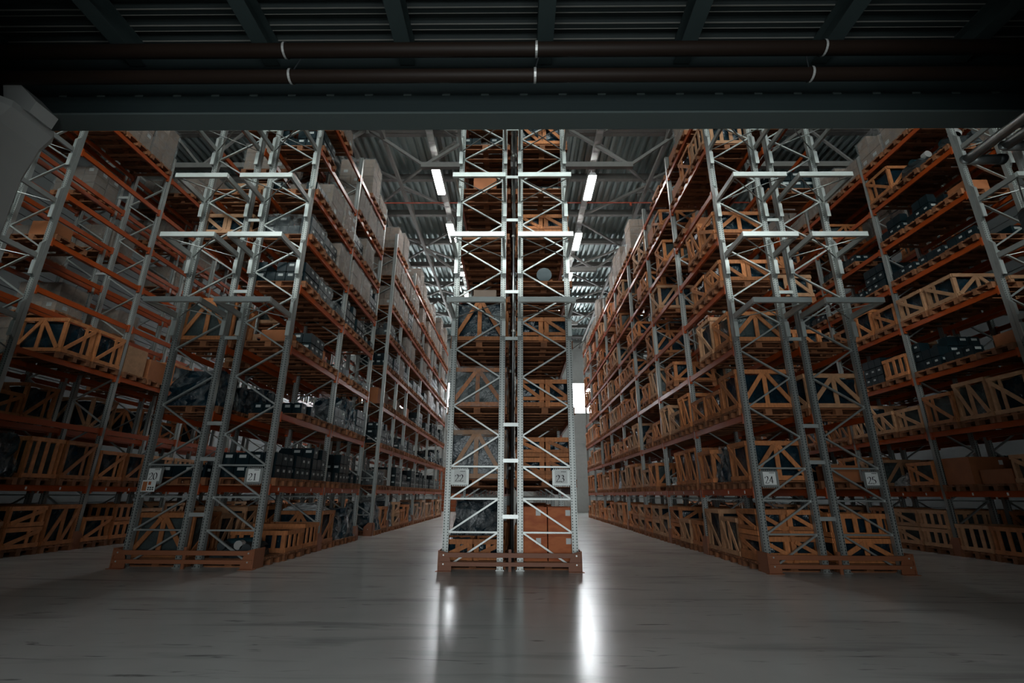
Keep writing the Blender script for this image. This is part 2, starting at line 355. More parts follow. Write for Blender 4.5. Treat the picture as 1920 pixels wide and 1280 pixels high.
bb = MB(); bb.b2((-.10, -5, 6.74), (.10, 4.93, 6.755), 'mezz_steel'); bb.b2((-.012, -5, 6.755), (.012, 4.93, 7.0), 'mezz_steel'); bb.b2((-.10, -5, 7.0), (.10, 4.93, 7.02), 'mezz_steel'); bbm = bb.mesh('floor_beam')
for k in range(-9, 10): obj('floor_beam', bbm, loc=(.49 + k * 1.818 - .02, 0, 0), kind='structure')
cb = MB(); cb.b2((-HALLX, 3.78, 6.70), (HALLX, 3.92, 6.735), 'mezz_steel'); struct('trim_1', cb)
pipes = []
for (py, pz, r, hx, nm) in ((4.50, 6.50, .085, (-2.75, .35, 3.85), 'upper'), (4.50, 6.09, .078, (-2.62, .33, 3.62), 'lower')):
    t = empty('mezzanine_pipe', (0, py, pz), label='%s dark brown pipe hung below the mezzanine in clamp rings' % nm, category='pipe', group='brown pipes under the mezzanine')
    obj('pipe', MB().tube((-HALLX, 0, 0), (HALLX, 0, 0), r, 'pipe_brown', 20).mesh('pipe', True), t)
    for x in hx:
        ring = MB(); n = 20; R1, R0 = r + .012, r
        V = []; F = []
        for i in range(n):
            a = 2 * math.pi * i / n
            for xx in (-.014, .014):
                V.append((x + xx, R1 * math.cos(a), R1 * math.sin(a)))
        for i in range(n):
            j = (i + 1) % n; F.append((2 * i, 2 * i + 1, 2 * j + 1, 2 * j))
        ring.add(V, F, 'clamp')
        ro = obj('clamp_ring', ring.mesh('clamp_ring'), t)
        obj('hanger_rod', MB().tube((x, 0, r), (x + .1, .12, 6.74 - pz), .008, 'iron', 6).mesh('hanger_rod'), ro)
# column with haunched head carrying the girder, left
cm = MB()
def loft(mb, rings, m):
    V = [q for rg in rings for q in rg]; n = len(rings[0]); F = []
    for k in range(len(rings) - 1):
        for i in range(n):
            j = (i + 1) % n; F.append((k * n + i, k * n + j, (k + 1) * n + j, (k + 1) * n + i))
    F.append(tuple(range(n - 1, -1, -1))); F.append(tuple(range((len(rings) - 1) * n, len(rings) * n))); return mb.add(V, F, m)
def octa(x0, x1, y0, y1, z, ch): return [(x0 + ch, y0, z), (x1 - ch, y0, z), (x1, y0 + ch, z), (x1, y1 - ch, z), (x1 - ch, y1, z), (x0 + ch, y1, z), (x0, y1 - ch, z), (x0, y0 + ch, z)]
loft(cm, [octa(-7.0, -6.09, 4.45, 5.05, 0, .05), octa(-7.0, -6.09, 4.45, 5.05, 5.02, .05), octa(-7.05, -6.0, 4.42, 5.06, 5.45, .06), octa(-7.2, -5.86, 4.36, 5.08, 5.62, .10), octa(-7.2, -5.86, 4.36, 5.08, 5.70, .10), octa(-6.9, -6.35, 4.5, 5.04, 5.83, .05)], 'concrete_column')
col_o = obj('column', cm.mesh('column'), kind='structure')
obj('column_bracket', MB().prism([(-6.12, 5.83), (-5.74, 5.62), (-5.70, 5.78), (-6.0, 6.06), (-6.22, 6.10)], 1, 4.55, 4.84, 'concrete_column').mesh('column_bracket'), col_o)
# silver duct pipes at the right, running forward under the girder and turning to the side wall
def elbow_pipe(x, ye, z, r, label):
    t = empty('silver_pipe', (x, ye, z), label=label, category='pipe', group='silver pipes under the girder')
    obj('pipe_run', MB().tube((0, -9, 0), (0, 0, 0), r, 'pipe_silver', 18).mesh('pipe_run', True), t)
    obj('pipe_branch', MB().tube((0, 0, 0), (.42, -.01, 0), r, 'pipe_silver', 18).mesh('pipe_branch', True), t)
    obj('elbow_seam', MB().tube((-r * .6, -.02, 0), (-r * .6 + .01, .0, 0), r * 1.0, 'pipe_silver', 12).mesh('elbow_seam', True), t)
    obj('pipe_clamp', MB().tube((.36, -.01, 0), (.44, -.01, 0), r * 1.12, 'iron', 14).mesh('pipe_clamp', True), t)
elbow_pipe(5.74, 5.05, 5.30, .06, 'silver pipe with mitred bend below the girder, nearer the middle')
elbow_pipe(5.98, 4.80, 5.30, .06, 'silver pipe with mitred bend below the girder, at the right edge')
ht = empty('unit_heater', (6.98, 5.35, 4.62), label='grey fan heater hanging at the right edge below the silver pipes', category='heater')
obj('housing', MB().prism([(-.28, -.22), (-.22, -.28), (.28, -.28), (.28, .3), (-.2, .3), (-.28, .22)], 1, -.2, .2, 'wrap_grey').mesh('housing'), ht)
obj('fan_ring', MB().tube((0, -.24, 0), (0, -.2, 0), .2, 'iron', 16).mesh('fan_ring'), ht)
obj('outlet_cone', MB().tube((-.05, 0, .3), (-.05, 0, .62), .07, 'iron', 10).mesh('outlet_cone'), ht)
for k in range(4): piece('louvre', 'iron', ht, bm4((0, -.21, -.18 + .12 * k), (.46, .02, .02)))

# ------------------------------------------------------------------ racks
def post_mesh():
    P = [(-.055, -.045), (-.020, -.045), (-.020, -.036), (.020, -.036), (.020, -.045), (.055, -.045), (.055, .045), (.040, .045), (.040, -.028), (-.040, -.028), (-.040, .045), (-.055, .045)]
    mb = MB(); n = len(P); V = [(x, y, z) for z in (0, PH) for (x, y) in P]
    F = [(i, (i + 1) % n, (i + 1) % n + n, i + n) for i in range(n)]
    F += [(12, 13, 21, 22), (22, 23, 12), (13, 14, 15, 21), (15, 16, 20, 21), (16, 17, 18, 20), (18, 19, 20)]
    mb.add(V, F, 'steel_post'); mb.b2((-.075, -.065, 0), (.075, .065, .012), 'steel'); return mb.mesh('upright_post')
POST = post_mesh()
BEAMS = {}
def beam_mesh(L):
    k = round(L, 2)
    if k not in BEAMS:
        mb = MB(); mb.prism([(-.025, -.06), (.025, -.06), (.025, .06), (-.012, .06), (-.012, .045), (-.025, .045)], 1, -L / 2, L / 2, 'orange')
        for s in (-1, 1): mb.box((.004, s * (L / 2 + .004), -.01), (.064, .05, .20), 'orange')
        BEAMS[k] = mb.mesh('shelf_beam')
    return BEAMS[k]
def shoe_mesh():
    mb = MB()   # built for an aisle on +x: front plate with a cut corner, side plate on the aisle
    mb.prism([(-.20, 0), (.09, 0), (.09, .40), (-.06, .40), (-.20, .26)], 1, -.13, -.118, 'guard')
    mb.prism([(-.13, 0), (.16, 0), (.16, .26), (.06, .40), (-.13, .40)], 0, .078, .09, 'guard')
    mb.tube((-.06, -.136, .2), (-.06, -.13, .2), .012, 'clamp', 6)
    return mb.mesh('post_shoe')
SHOE = shoe_mesh()
ZB = [.05 + .58 * k for k in range(19)]
def brace_list():
    """(x0,z0,x1,z1) with x=0 at the aisle post and 1 at the inner post"""
    L = []
    for k in range(3): L += [(0, ZB[k], 1, ZB[k + 1]), (0, ZB[k + 1], 1, ZB[k + 1])]
    L.append((0, ZB[3], 1, ZB[4])); side = 1
    for k in range(4, 18): L.append((side, ZB[k], 1 - side, ZB[k + 1])); side = 1 - side
    return L
BR = brace_list()
def bracing_joined(flip):
    mb = MB()
    for (a, z0, b, z1) in BR:
        xa, xb = [(-.48 + .96 * v) * flip for v in (a, b)]; mb.mx(bar4((xa, 0, z0), (xb, 0, z1), .03, .042, (0, 1, 0.001)), 'steel')
    return mb.mesh('bracing')
BRJ = {1: bracing_joined(1), -1: bracing_joined(-1)}

# digits written with a broad nib
DIG = {'0': [[(.30, 1), (.12, .9), (.05, .62), (.05, .36), (.14, .08), (.30, 0), (.46, .08), (.55, .36), (.55, .62), (.47, .9), (.30, 1)]],
       '1': [[(.14, .84), (.32, 1), (.32, .02)], [(.14, .01), (.50, .01)]],
       '2': [[(.07, .74), (.10, .9), (.28, 1), (.46, .92), (.51, .74), (.44, .54), (.25, .3), (.06, .03), (.55, .03), (.57, .14)]],
       '3': [[(.09, .86), (.27, 1), (.45, .9), (.46, .7), (.34, .57), (.2, .54)], [(.3, .56), (.5, .44), (.52, .22), (.38, .04), (.2, 0), (.05, .1)]],
       '4': [[(.44, 1), (.03, .30), (.60, .30)], [(.42, 1), (.42, 0)]],
       '5': [[(.5, 1), (.16, 1), (.12, .58), (.3, .6), (.48, .5), (.53, .28), (.42, .07), (.24, 0), (.05, .08)]]}
def number_mesh(txt, x0, z0, hgt, y):
    mb = MB()
    for ci, ch in enumerate(txt):
        for st in DIG[ch]:
            P = np.array(st) * hgt; P[:, 0] += x0 + ci * .66 * hgt; P[:, 1] += z0; nib = np.array((.068, .030)) * hgt
            for a, b in zip(P[:-1], P[1:]):
                V = [(a[0] - nib[0], y, a[1] - nib[1]), (a[0] + nib[0], y, a[1] + nib[1]), (b[0] + nib[0], y, b[1] + nib[1]), (b[0] - nib[0], y, b[1] - nib[1])]
                V += [(v[0] + .004, y - .0004, v[2]) for v in V[:0]]
                mb.add(V, [(0, 1, 2, 3), (3, 2, 1, 0)], 'ink')
                r = .016 * hgt
                mb.add([(a[0] - r, y - .0002, a[1] - r), (a[0] + r, y - .0002, a[1] - r), (a[0] + r, y - .0002, a[1] + r), (a[0] - r, y - .0002, a[1] + r)], [(0, 1, 2, 3)], 'ink')
    return mb.mesh('number')
def sign(par, xl, num, dy, extra=False):
    """plate 0.33 wide whose left edge is xl"""
    pm_ = MB(); pm_.b2((xl, dy, 1.455), (xl + .33, dy + .006, 1.735), 'steel')
    for k in range(9):
        for zz in (1.445, 1.745): pm_.box((xl + .03 + k * .034, dy + .003, zz), (.018, .006, .03), 'steel')
    s = obj('sign_plate', pm_.mesh('sign_plate'), par, label='row number sign reading %s' % num)
    cx_ = xl + .165
    obj('card', MB().b2((cx_ - .115, dy - .004, 1.49), (cx_ + .115, dy - .001, 1.72), 'label_white').mesh('card'), s)
    obj('number', number_mesh(num, cx_ - .095, 1.515, .125, dy - .0052), s)
    tx = MB()
    for k in range(7): tx.b2((cx_ + .0 + k * .014, dy - .006, 1.695), (cx_ + .010 + k * .014, dy - .0045, 1.705 + .004 * (k % 2)), 'ink')
    obj('caption', tx.mesh('caption'), s)
    if extra:
        e = obj('notice_sheet', MB().b2((xl - .02, dy - .012, 1.30), (xl + .24, dy - .008, 1.505), 'label_white').mesh('notice_sheet'), par, label='small notice sheet with pictures below sign 20')
        q = MB(); q.b2((xl - .005, dy - .014, 1.315), (xl + .08, dy - .0125, 1.48), 'carton_orange'); q.b2((xl + .10, dy - .014, 1.42), (xl + .15, dy - .0125, 1.48), 'door_orange')
        for i in range(3):
            for j in range(2): q.b2((xl + .10 + i * .042, dy - .014, 1.325 + j * .035), (xl + .13 + i * .042, dy - .0125, 1.35 + j * .035), 'wrap_grey')
        obj('pictures', q.mesh('pictures'), e)

RACKLAB = {'L2': 'leftmost double pallet rack, grey uprights and orange beams, mostly empty upper shelves', 'L1': 'double pallet rack with end signs 20 and 21, left of the middle',
           'C': 'middle double pallet rack with end signs 22 and 23, facing the camera', 'R1': 'double pallet rack with end signs 24 and 25, right of the middle',
           'R2': 'rightmost double pallet rack, grey uprights and orange beams, at the picture edge'}
NUM = {'L2': (18, 19), 'L1': (20, 21), 'C': (22, 23), 'R1': (24, 25), 'R2': (26, 27)}
stkmesh = MB().b2((-.02, -.003, -.03), (.02, 0, .03), 'label_white').mesh('beam_tag')
def guard_rail(par):
    y = -.20
    G = obj('end_guard', MB().b2((-1.25, y - .02, .23), (1.25, y + .02, .305), 'guard').mesh('upper_rail'), par)
    obj('lower_rail', MB().b2((-1.25, y - .02, .09), (1.25, y + .02, .155), 'guard').mesh('lower_rail'), G)
    for s in (-1, 1):
        f = MB(); f.prism([(s * 1.265, 0), (s * 1.03, 0), (s * 1.03, .10), (s * 1.06, .20), (s * 1.10, .30), (s * 1.25, .34)], 1, y + .02, y + .032, 'guard')
        f.b2((min(s * 1.25, s * 1.268), y - .01, 0), (max(s * 1.25, s * 1.268), y + .36, .34), 'guard'); f.b2((min(s * 1.03, s * 1.30), y - .05, 0), (max(s * 1.03, s * 1.30), y + .06, .01), 'guard')
        obj('guard_foot', f.mesh('guard_foot'), G)
        for z in (.122, .268): obj('bolt', MB().tube((s * 1.17, y - .028, z), (s * 1.17, y - .02, z), .014, 'clamp', 8).mesh('bolt'), G)
    obj('centre_stay', MB().b2((-.025, y + .02, 0), (.025, y + .05, .36), 'guard').mesh('centre_stay'), G)
def end_brackets(par, xo, xi):
    """cantilever frames on one row's end: xo aisle post x, xi inner post x"""
    x0, x1 = min(xo, xi), max(xo, xi); LB = .99
    for z in (4.80, 6.20, 7.59, 8.98):
        b = obj('end_bracket', MB().b2((x0 - .05, -LB - .03, z - .05), (x1 + .05, -LB + .03, z + .05), 'steel_bright').mesh('front_bar'), par)
        for x in (x0 - .02, x1 + .02):
            obj('arm', MB().b2((x - .025, -LB + .03, z - .06), (x + .025, -.05, z + .05), 'steel').mesh('arm'), b)
            mt = MB(); mt.prism([(-.05, z - .50), (-.13, z - .38), (-.13, z + .30), (-.05, z + .42)], 0, x - .032, x + .032, 'steel')
            mt.b2((x - .04, -.15, z - .44), (x + .04, -.13, z - .12), 'steel_bright')
            obj('mounting_plate', mt.mesh('mounting_plate'), b)
        for (ya, yb) in ((-LB + .05, -.08), (-.08, -LB + .05)):
            obj('tie_rod', MB().bar((x0, ya, z - .03), (x1, yb, z - .03), .022, .012, 'steel').mesh('tie_rod'), b)

def build_rack(key):
    cx = RX[key]; YS = YL if key == 'L1' else YR; a, b_ = NUM[key]
    R = empty('pallet_rack', (cx, D, 0), label=RACKLAB[key], category='pallet rack', group='double pallet racks')
    for s, num in ((-1, a), (1, b_)):
        xo = s * (GAP / 2 + FW - .055); xi = s * (GAP / 2 + .055); xm = (xo + xi) / 2
        for i, y in enumerate(YS):
            for x in (xo, xi): obj('upright_post', POST, R, loc=(x, y - D, 0))
            if i <= 1:
                for (u, z0, v, z1) in BR:
                    xa, xb = [xo + (xi - xo) * (.04 + .92 * q) for q in (u, v)]
                    piece('brace', 'steel_brace', R, bar4((xa, y - D, z0), (xb, y - D, z1), .03, .045, (0, 1, .001)))
            else: obj('bracing', BRJ[-s], R, loc=(xm, y - D, 0), kind='stuff')
            if i: obj('post_shoe', SHOE, R, M=np.array(((s, 0, 0, xo), (0, 1, 0, y - D), (0, 0, 1, 0), (0, 0, 0, 1)), float))
        for i in range(len(YS) - 1):
            L = YS[i + 1] - YS[i]
            if key == 'L1' and i == 2: continue
            me = beam_mesh(L - .15)
            for li, z in enumerate(LEV):
                for x, f in ((xo + s * .03, s), (xi - s * .03, -s)):
                    bo = obj('shelf_beam', me, R, M=np.array(((f, 0, 0, x), (0, 1, 0, (YS[i] + YS[i + 1]) / 2 - D), (0, 0, 1, z), (0, 0, 0, 1)), float))
                    if li == 0 and f == s and i < 3:
                        for q in (-.85, -.1, .7):
                            obj('beam_tag', stkmesh, bo, M=np.array(((0, -1, 0, .0255), (1, 0, 0, q + .1 * (i - 1)), (0, 0, 1, .0), (0, 0, 0, 1)), float))
        if key in ('L2', 'L1', 'C', 'R1', 'R2'): end_brackets(R, xo, xi)
        if 20 <= num <= 25: sign(R, xo - .055 + .115 if s < 0 else xo + .055 - .115 - .33, str(num), -.062, num == 20)
    for i in (0, 1, 2, 3):
        for z in (.9, 1.9, 2.58, 4.34, 5.38, 7.12, 8.25, 9.6):
            if i == 0 or z in (1.9, 4.34, 7.12, 9.6): obj('row_spacer', SPM, R, loc=(0, YS[i] - D, z))
    guard_rail(R)
    return R
SPM = MB().b2((-GAP / 2 - .02, -.05, -.035), (GAP / 2 + .02, -.02, .035), 'steel_bright').mesh('row_spacer')
for k in RX: build_rack(k)
# risers in the middle of rack 22/23
rz = empty('sprinkler_riser', (0, D + 1.2, 0), label='slim vertical pipe rising in the gap of the middle rack', category='pipe')
obj('pipe', MB().tube((.02, 0, 0), (.02, 0, 13.2), .035, 'pipe_silver', 10).mesh('pipe', True), rz)
for z in (2.0, 4.9, 7.4, 9.8): obj('pipe_clip', MB().tube((.02, 0, z), (.02, 0, z + .05), .05, 'clamp', 10).mesh('pipe_clip'), rz)

# ------------------------------------------------------------------ loads
# a prototype is a list of pieces: (name, group, matrix of a unit box or (verts, faces), material)
def lumpy(dx, dy, dz, amp, n=4, seed=0, taper=.0):
    """closed block with an uneven surface, base at z=0"""
    rg = np.random.default_rng(seed); ids = {}; V = []; F = []
    def vid(i, j, k):
        q = (i, j, k)
        if q not in ids:
            p = np.array((i / n - .5, j / n - .5, k / n))
            t = 1 - taper * p[2]; p = p * np.array((dx * t, dy * t, dz)); off = (rg.random(3) - .5) * 2 * amp
            if k == 0: off[2] = 0
            ids[q] = len(V); V.append(p + off)
        return ids[q]
    for a in range(n):
        for b in range(n):
            F += [(vid(a, b, 0), vid(a, b + 1, 0), vid(a + 1, b + 1, 0), vid(a + 1, b, 0)), (vid(a, b, n), vid(a + 1, b, n), vid(a + 1, b + 1, n), vid(a, b + 1, n)),
                  (vid(a, 0, b), vid(a + 1, 0, b), vid(a + 1, 0, b + 1), vid(a, 0, b + 1)), (vid(a, n, b), vid(a, n, b + 1), vid(a + 1, n, b + 1), vid(a + 1, n, b)),
                  (vid(0, a, b), vid(0, a, b + 1), vid(0, a + 1, b + 1), vid(0, a + 1, b)), (vid(n, a, b), vid(n, a + 1, b), vid(n, a + 1, b + 1), vid(n, a, b + 1))]
    return np.array(V), F
SW, ST = .085, .024      # slat width, thickness
def crate(dx, dy, h, style, wood='pine', seed=0, x_off=0., fill='wrap_dark'):
    P = []; hx, hy = dx / 2, dy / 2
    def add(n, M): P.append((n, 'slat_frame', M, wood))
    for sx in (-1, 1):
        for sy in (-1, 1): add('corner_post', bm4((x_off + sx * (hx - .045), sy * (hy - .03), h / 2), (.09, .055, h)))
    for sy in (-1, 1):
        y = sy * (hy + ST / 2 - .002)
        for z in (SW / 2 + .01, h - SW / 2): add('rail', bm4((x_off, y, z), (dx, ST, SW)))
        if style in 'AF' :
            add('slat', bm4((x_off, y, h / 2), (SW, ST * .8, h - 2 * SW)))
            for s in (-1, 1): add('diagonal', bar4((x_off + s * .04, y + sy * .012, h - SW), (x_off + s * (hx - .07), y + sy * .012, SW), SW * .95, ST, (0, 1, 0)))
        elif style == 'Q':
            add('rail', bm4((x_off, y, h * .30), (dx, ST, SW * .8)))
            add('diagonal', bar4((x_off - hx + .06, y + sy * .012, h - SW), (x_off + hx - .06, y + sy * .012, h * .30), SW * .8, ST, (0, 1, 0)))
        elif style == 'N':
            for s in (-1, 1):
                add('slat', bm4((x_off + s * .05, y, h / 2), (SW, ST * .8, h - 2 * SW)))
                a, b = (x_off - hx + .06, x_off - .09) if s < 0 else (x_off + .09, x_off + hx - .06)
                add('diagonal', bar4((a, y + sy * .012, h - SW), (b, y + sy * .012, SW), SW * .9, ST, (0, 1, 0)))
        elif style == 'Z':
            add('slat', bm4((x_off, y, h / 2), (SW, ST * .8, h - 2 * SW)))
            add('diagonal', bar4((x_off - hx + .05, y + sy * .012, SW), (x_off + hx - .05, y + sy * .012, h - SW), SW * .9, ST, (0, 1, 0)))
        else:
            for q in (-.3, -.1, .1, .3): add('slat', bm4((x_off + q * dx, y, h / 2), (SW, ST * .8, h - 2 * SW)))
    for sx in (-1, 1):
        x = x_off + sx * (hx + ST / 2 - .002)
        for z in (SW / 2 + .01, h - SW / 2): add('rail', bm4((x, 0, z), (ST, dy, SW)))
        if style in 'AF':
            if dy > 1:
                add('slat', bm4((x, 0, h / 2), (ST * .8, SW, h - 2 * SW)))
                for s in (-1, 1): add('diagonal', bar4((x + sx * .012, s * .04, h - SW), (x + sx * .012, s * (hy - .06), SW), SW * .95, ST, (1, 0, 0)))
            else:
                add('slat', bm4((x, .12, h / 2), (ST * .8, SW * .8, h - 2 * SW)))
                add('diagonal', bar4((x + sx * .012, hy - .06, h - SW), (x + sx * .012, -hy + .06, SW), SW * .95, ST, (1, 0, 0)))
        elif style == 'Q':
            add('rail', bm4((x, 0, h * .30), (ST, dy, SW * .8)))
            add('diagonal', bar4((x + sx * .012, hy - .06, h - SW), (x + sx * .012, -hy + .06, h * .30), SW * .8, ST, (1, 0, 0)))
        elif style in 'NZ':
            add('slat', bm4((x, 0, h / 2), (ST * .8, SW, h - 2 * SW)))
            add('diagonal', bar4((x + sx * .012, hy - .06, h - SW), (x + sx * .012, .05, SW), SW * .9, ST, (1, 0, 0)))
            add('diagonal', bar4((x + sx * .012, .0, h - SW), (x + sx * .012, -hy + .06, SW), SW * .9, ST, (1, 0, 0)))
        else:
            for q in (-.28, 0, .28): add('slat', bm4((x, q * dy, h / 2), (ST * .8, SW, h - 2 * SW)))
    V, F = lumpy(dx - .16, dy - .14, h * .86, .025, 4, seed); V[:, 0] += x_off; V[:, 2] += .02
    P.append(('contents', 'contents', (V, F), fill))
    if style == 'F':
        V, F = lumpy(dx + .09, dy + .11, h + .02, .016, 6, seed + 50); P.append(('film_wrap', 'film_wrap', (V, F), 'clear_film'))
    return P
def plybox(dx, dy, h, x_off=0., m='plywood'):
    P = []; t = .02
    P.append(('panel', 'panel', bm4((x_off, 0, h / 2), (dx - .03, dy - .03, h - .02)), m))
    for sy in (-1, 1): P.append(('panel', 'panel', bm4((x_off, sy * (dy / 2 - .008), h / 2), (dx, .016, h)), m))
    for sx in (-1, 1): P.append(('panel', 'panel', bm4((x_off + sx * (dx / 2 - .008), 0, h / 2), (.016, dy - .034, h)), m))
    P.append(('paper_label', 'paper_label', bm4((x_off + dx * .2, -dy / 2 - .002, h * .8), (.09, .003, .10)), 'label_white'))
    return P
def cartons(dx, dy, h, nx, ny, nz, m='carton', wrap=True, seed=0, lab=True):
    P = []; ax, ay, az = dx / nx, dy / ny, h / nz; rg = random.Random(seed)
    for i in range(nx):
        for j in range(ny):
            for k in range(nz):
                if 0 < i < nx - 1 and 0 < j < ny - 1 and k < nz - 1: continue
                if k == nz - 1 and nz > 2 and rg.random() < .06: continue
                cx, cy, cz = -dx / 2 + (i + .5) * ax, -dy / 2 + (j + .5) * ay, (k + .5) * az
                e = rg.uniform(-.006, .006); P.append(('carton', 'carton_block', bm4((cx + e, cy - e, cz), (ax - .012, ay - .012, az - .008)), m))
                if lab and rg.random() < .10:
                    for sx in ((-1,) if i == 0 else ()) + ((1,) if i == nx - 1 else ()): P.append(('paper_label', 'paper_label', bm4((cx + sx * (ax / 2), cy + ay * .15, cz), (.004, .13, .10)), 'case_label'))
                    if j == 0: P.append(('paper_label', 'paper_label', bm4((cx, cy - ay / 2 - .001, cz + az * .1), (.13, .004, .10)), 'case_label'))
    if wrap:
        V, F = lumpy(dx + .045, dy + .045, h + .02, .012, 6, seed + 9); P.append(('film_wrap', 'film_wrap', (V, F), 'clear_film'))
    return P
def cases(dx, dy, nx, ny, nz, wrap=False, seed=0, az=.24):
    P = []; ax, ay = dx / nx, dy / ny; rg = random.Random(seed)
    for k in range(nz):
        for i in range(nx):
            for j in range(ny):
                if 0 < i < nx - 1 and 0 < j < ny - 1: continue
                if k == nz - 1 and rg.random() < .12: continue
                cx, cy, cz = -dx / 2 + (i + .5) * ax, -dy / 2 + (j + .5) * ay, (k + .5) * az
                P.append(('case', 'case_block', bm4((cx, cy, cz - .01), (ax - .014, ay - .014, az - .035)), 'case_dark'))
                P.append(('case_lid', 'case_block', bm4((cx, cy, cz + az / 2 - .022), (ax - .03, ay - .03, .03)), 'case_dark'))
                if rg.random() < .6:
                    if j == 0: P.append(('paper_label', 'paper_label', bm4((cx, cy - ay / 2 + .004, cz + .04), (ax * .5, .004, az * .24)), 'case_label'))
                    for sx in ((-1,) if i == 0 else ()) + ((1,) if i == nx - 1 else ()): P.append(('paper_label', 'paper_label', bm4((cx + sx * (ax / 2 - .004), cy, cz + .02), (.004, ay * .32, az * .2)), 'case_label'))
    if wrap:
        V, F = lumpy(dx + .05, dy + .05, nz * az + .03, .018, 6, seed + 3); P.append(('film_wrap', 'film_wrap', (V, F), 'clear_film'))
    return P
def machine(dx, dy, h, seed):
    rg = random.Random(seed); P = []
    V, F = lumpy(dx * .8, dy * .8, h * .62, .05, 4, seed, .2); P.append(('engine_block', 'engine_block', (V, F), 'iron'))
    for k in range(3):
        mb = MB(); x = rg.uniform(-.25, .25); z = h * rg.uniform(.3, .7); mb.tube((x, -dy * .46, z), (x, -dy * .3, z), rg.uniform(.07, .14), 'iron', 12)
        P.append(('flange', 'flange', (mb.v[0], mb.f), 'clamp' if k == 0 else 'iron'))
    mb = MB(); mb.tube((-dx * .3, 0, h * .62), (dx * .3, .05, h * .70), .09, 'iron', 12); P.append(('motor', 'motor', (mb.v[0], mb.f), 'drum_blue'))
    return P
def shrouded(dx, dy, h, seed):
    V, F = lumpy(dx, dy, h, .045, 6, seed, .18); P = [('shroud', 'shroud', (V, F), 'wrap_dark')]
    V, F = lumpy(dx * 1.03, dy * 1.03, h * 1.03, .05, 6, seed + 1, .18); P.append(('film_wrap', 'film_wrap', (V, F), 'clear_film')); return P
def drum(r, l):
    mb = MB(); mb.tube((0, -l / 2, r), (0, l / 2, r), r, 'drum_blue', 24); P = [('drum_body', 'drum_body', (mb.v[0], mb.f), 'drum_blue')]
    for y in (-l / 2, -l / 6, l / 6, l / 2):
        mb = MB(); mb.tube((0, y - .012, r), (0, y + .012, r), r * 1.03, 'drum_blue', 24); P.append(('hoop', 'hoop', (mb.v[0], mb.f), 'drum_blue'))
    for s in (-1, 1): P.append(('chock', 'chock', bm4((s * r * .8, 0, .04), (.12, l * .8, .08)), 'pine'))
    return P
def pallet(dy):
    P = []
    for q in (-.5, -.25, 0, .25, .5): P.append(('deck_board', 'boards', bm4((0, q * (dy - .13), .133), (1.2, .13 if abs(q) != .25 else .10, .022)), 'pallet_wood'))
    for q in (-1, 0, 1):
        P.append(('stringer', 'boards', bm4((q * .53, 0, .111), (.13, dy, .022)), 'pallet_wood'))
        for t in (-1, 0, 1): P.append(('block', 'boards', bm4((q * .53, t * (dy / 2 - .05), .061), (.13, .10, .078)), 'pallet_wood'))
    for t in (-1, 0, 1): P.append(('bottom_board', 'boards', bm4((0, t * (dy / 2 - .05), .011), (1.2, .10, .022)), 'pallet_wood'))
    return P
PALH = .144
PROTO = {}
def proto(key):
    if key in PROTO: return PROTO[key]
    k = key[0]; v = key[1] if len(key) > 1 else 0; dy = key[2] if len(key) > 2 else .8; h = key[3] if len(key) > 3 else .8; n = len(PROTO)
    wood = 'pine' if v % 3 else 'pine_pale'
    if k == 'pallet': P = pallet(dy)
    elif k in 'ANSFZ': P = crate(1.12, dy, h, k, wood, n, fill='wrap_dark' if v % 4 else 'wrap_grey')
    elif k == 'D': P = crate(.53, dy, h, 'QZ'[v % 2], 'pine', n, x_off=-.28) + crate(.53, dy, h, 'QZ'[v % 2], 'pine', n + 1, x_off=.28)
    elif k == 'P': P = plybox(.53, dy, h, -.275) + plybox(.53, dy, h, .275)
    elif k == 'H': P = plybox(1.0, dy * .9, h, m='carton_orange' if v % 2 else 'pine_pale')
    elif k == 'C': P = cartons(1.12, dy - .02, h, 3, 2, max(2, int(round(h / .3))), seed=n)
    elif k == 'B': P = cartons(.55, dy * .6, h, 1, 1, 1, m='carton_orange' if v % 2 else 'carton', wrap=False, seed=n)
    elif k == 'K': P = cases(1.08, dy - .06, 4 + v % 2, 3, max(1, int(h / .24)), False, n)
    elif k == 'W': P = cases(1.08, dy - .06, 4 + v % 2, 3, max(1, int(h / .24)), True, n)
    elif k == 'M': P = machine(1.0, dy, h, n)
    elif k == 'G': P = shrouded(1.05, dy * .92, h, n)
    elif k == 'U':
        V, F = lumpy(.95, dy * .85, h, h * .16, 6, n, .5); P = [('film_sheet', 'film_sheet', (V, F), 'film_white')]
    elif k == 'R': P = drum(.16, dy * .9)
    PROTO[key] = P; return P
def piece_geo(p):
    M = p[2]
    if isinstance(M, tuple): return M
    return CUBE_V @ M[:3, :3].T + M[:3, 3], CUBE_F
GROUPM = {}
def group_meshes(key):
    """one mesh per part group, for things too far to show single slats"""
    if key not in GROUPM:
        d = {}
        for p in proto(key):
            V, F = piece_geo(p); d.setdefault(p[1], MB()).add(V, F, p[3])
        GROUPM[key] = [(g_, mb.mesh(g_)) for g_, mb in d.items()]
    return GROUPM[key]
PM = {}
def place(key, name, loc, detail, label, cat, group):
    r = empty(name, loc, label=label, category=cat, group=group)
    if detail == 2:
        cur = None
        for i, p in enumerate(proto(key)):
            if isinstance(p[2], tuple):
                if (key, i) not in PM: PM[(key, i)] = MB().add(p[2][0], p[2][1], p[3]).mesh(p[0])
                cur = obj(p[0], PM[(key, i)], r)
            else: piece(p[0], p[3], r, p[2])
    else:
        for g_, me in group_meshes(key):
            if g_ in ('slat_frame', 'carton_block', 'case_block', 'paper_label', 'boards'): obj(g_, me, r, kind='stuff')
            else: obj(g_, me, r)
    return r
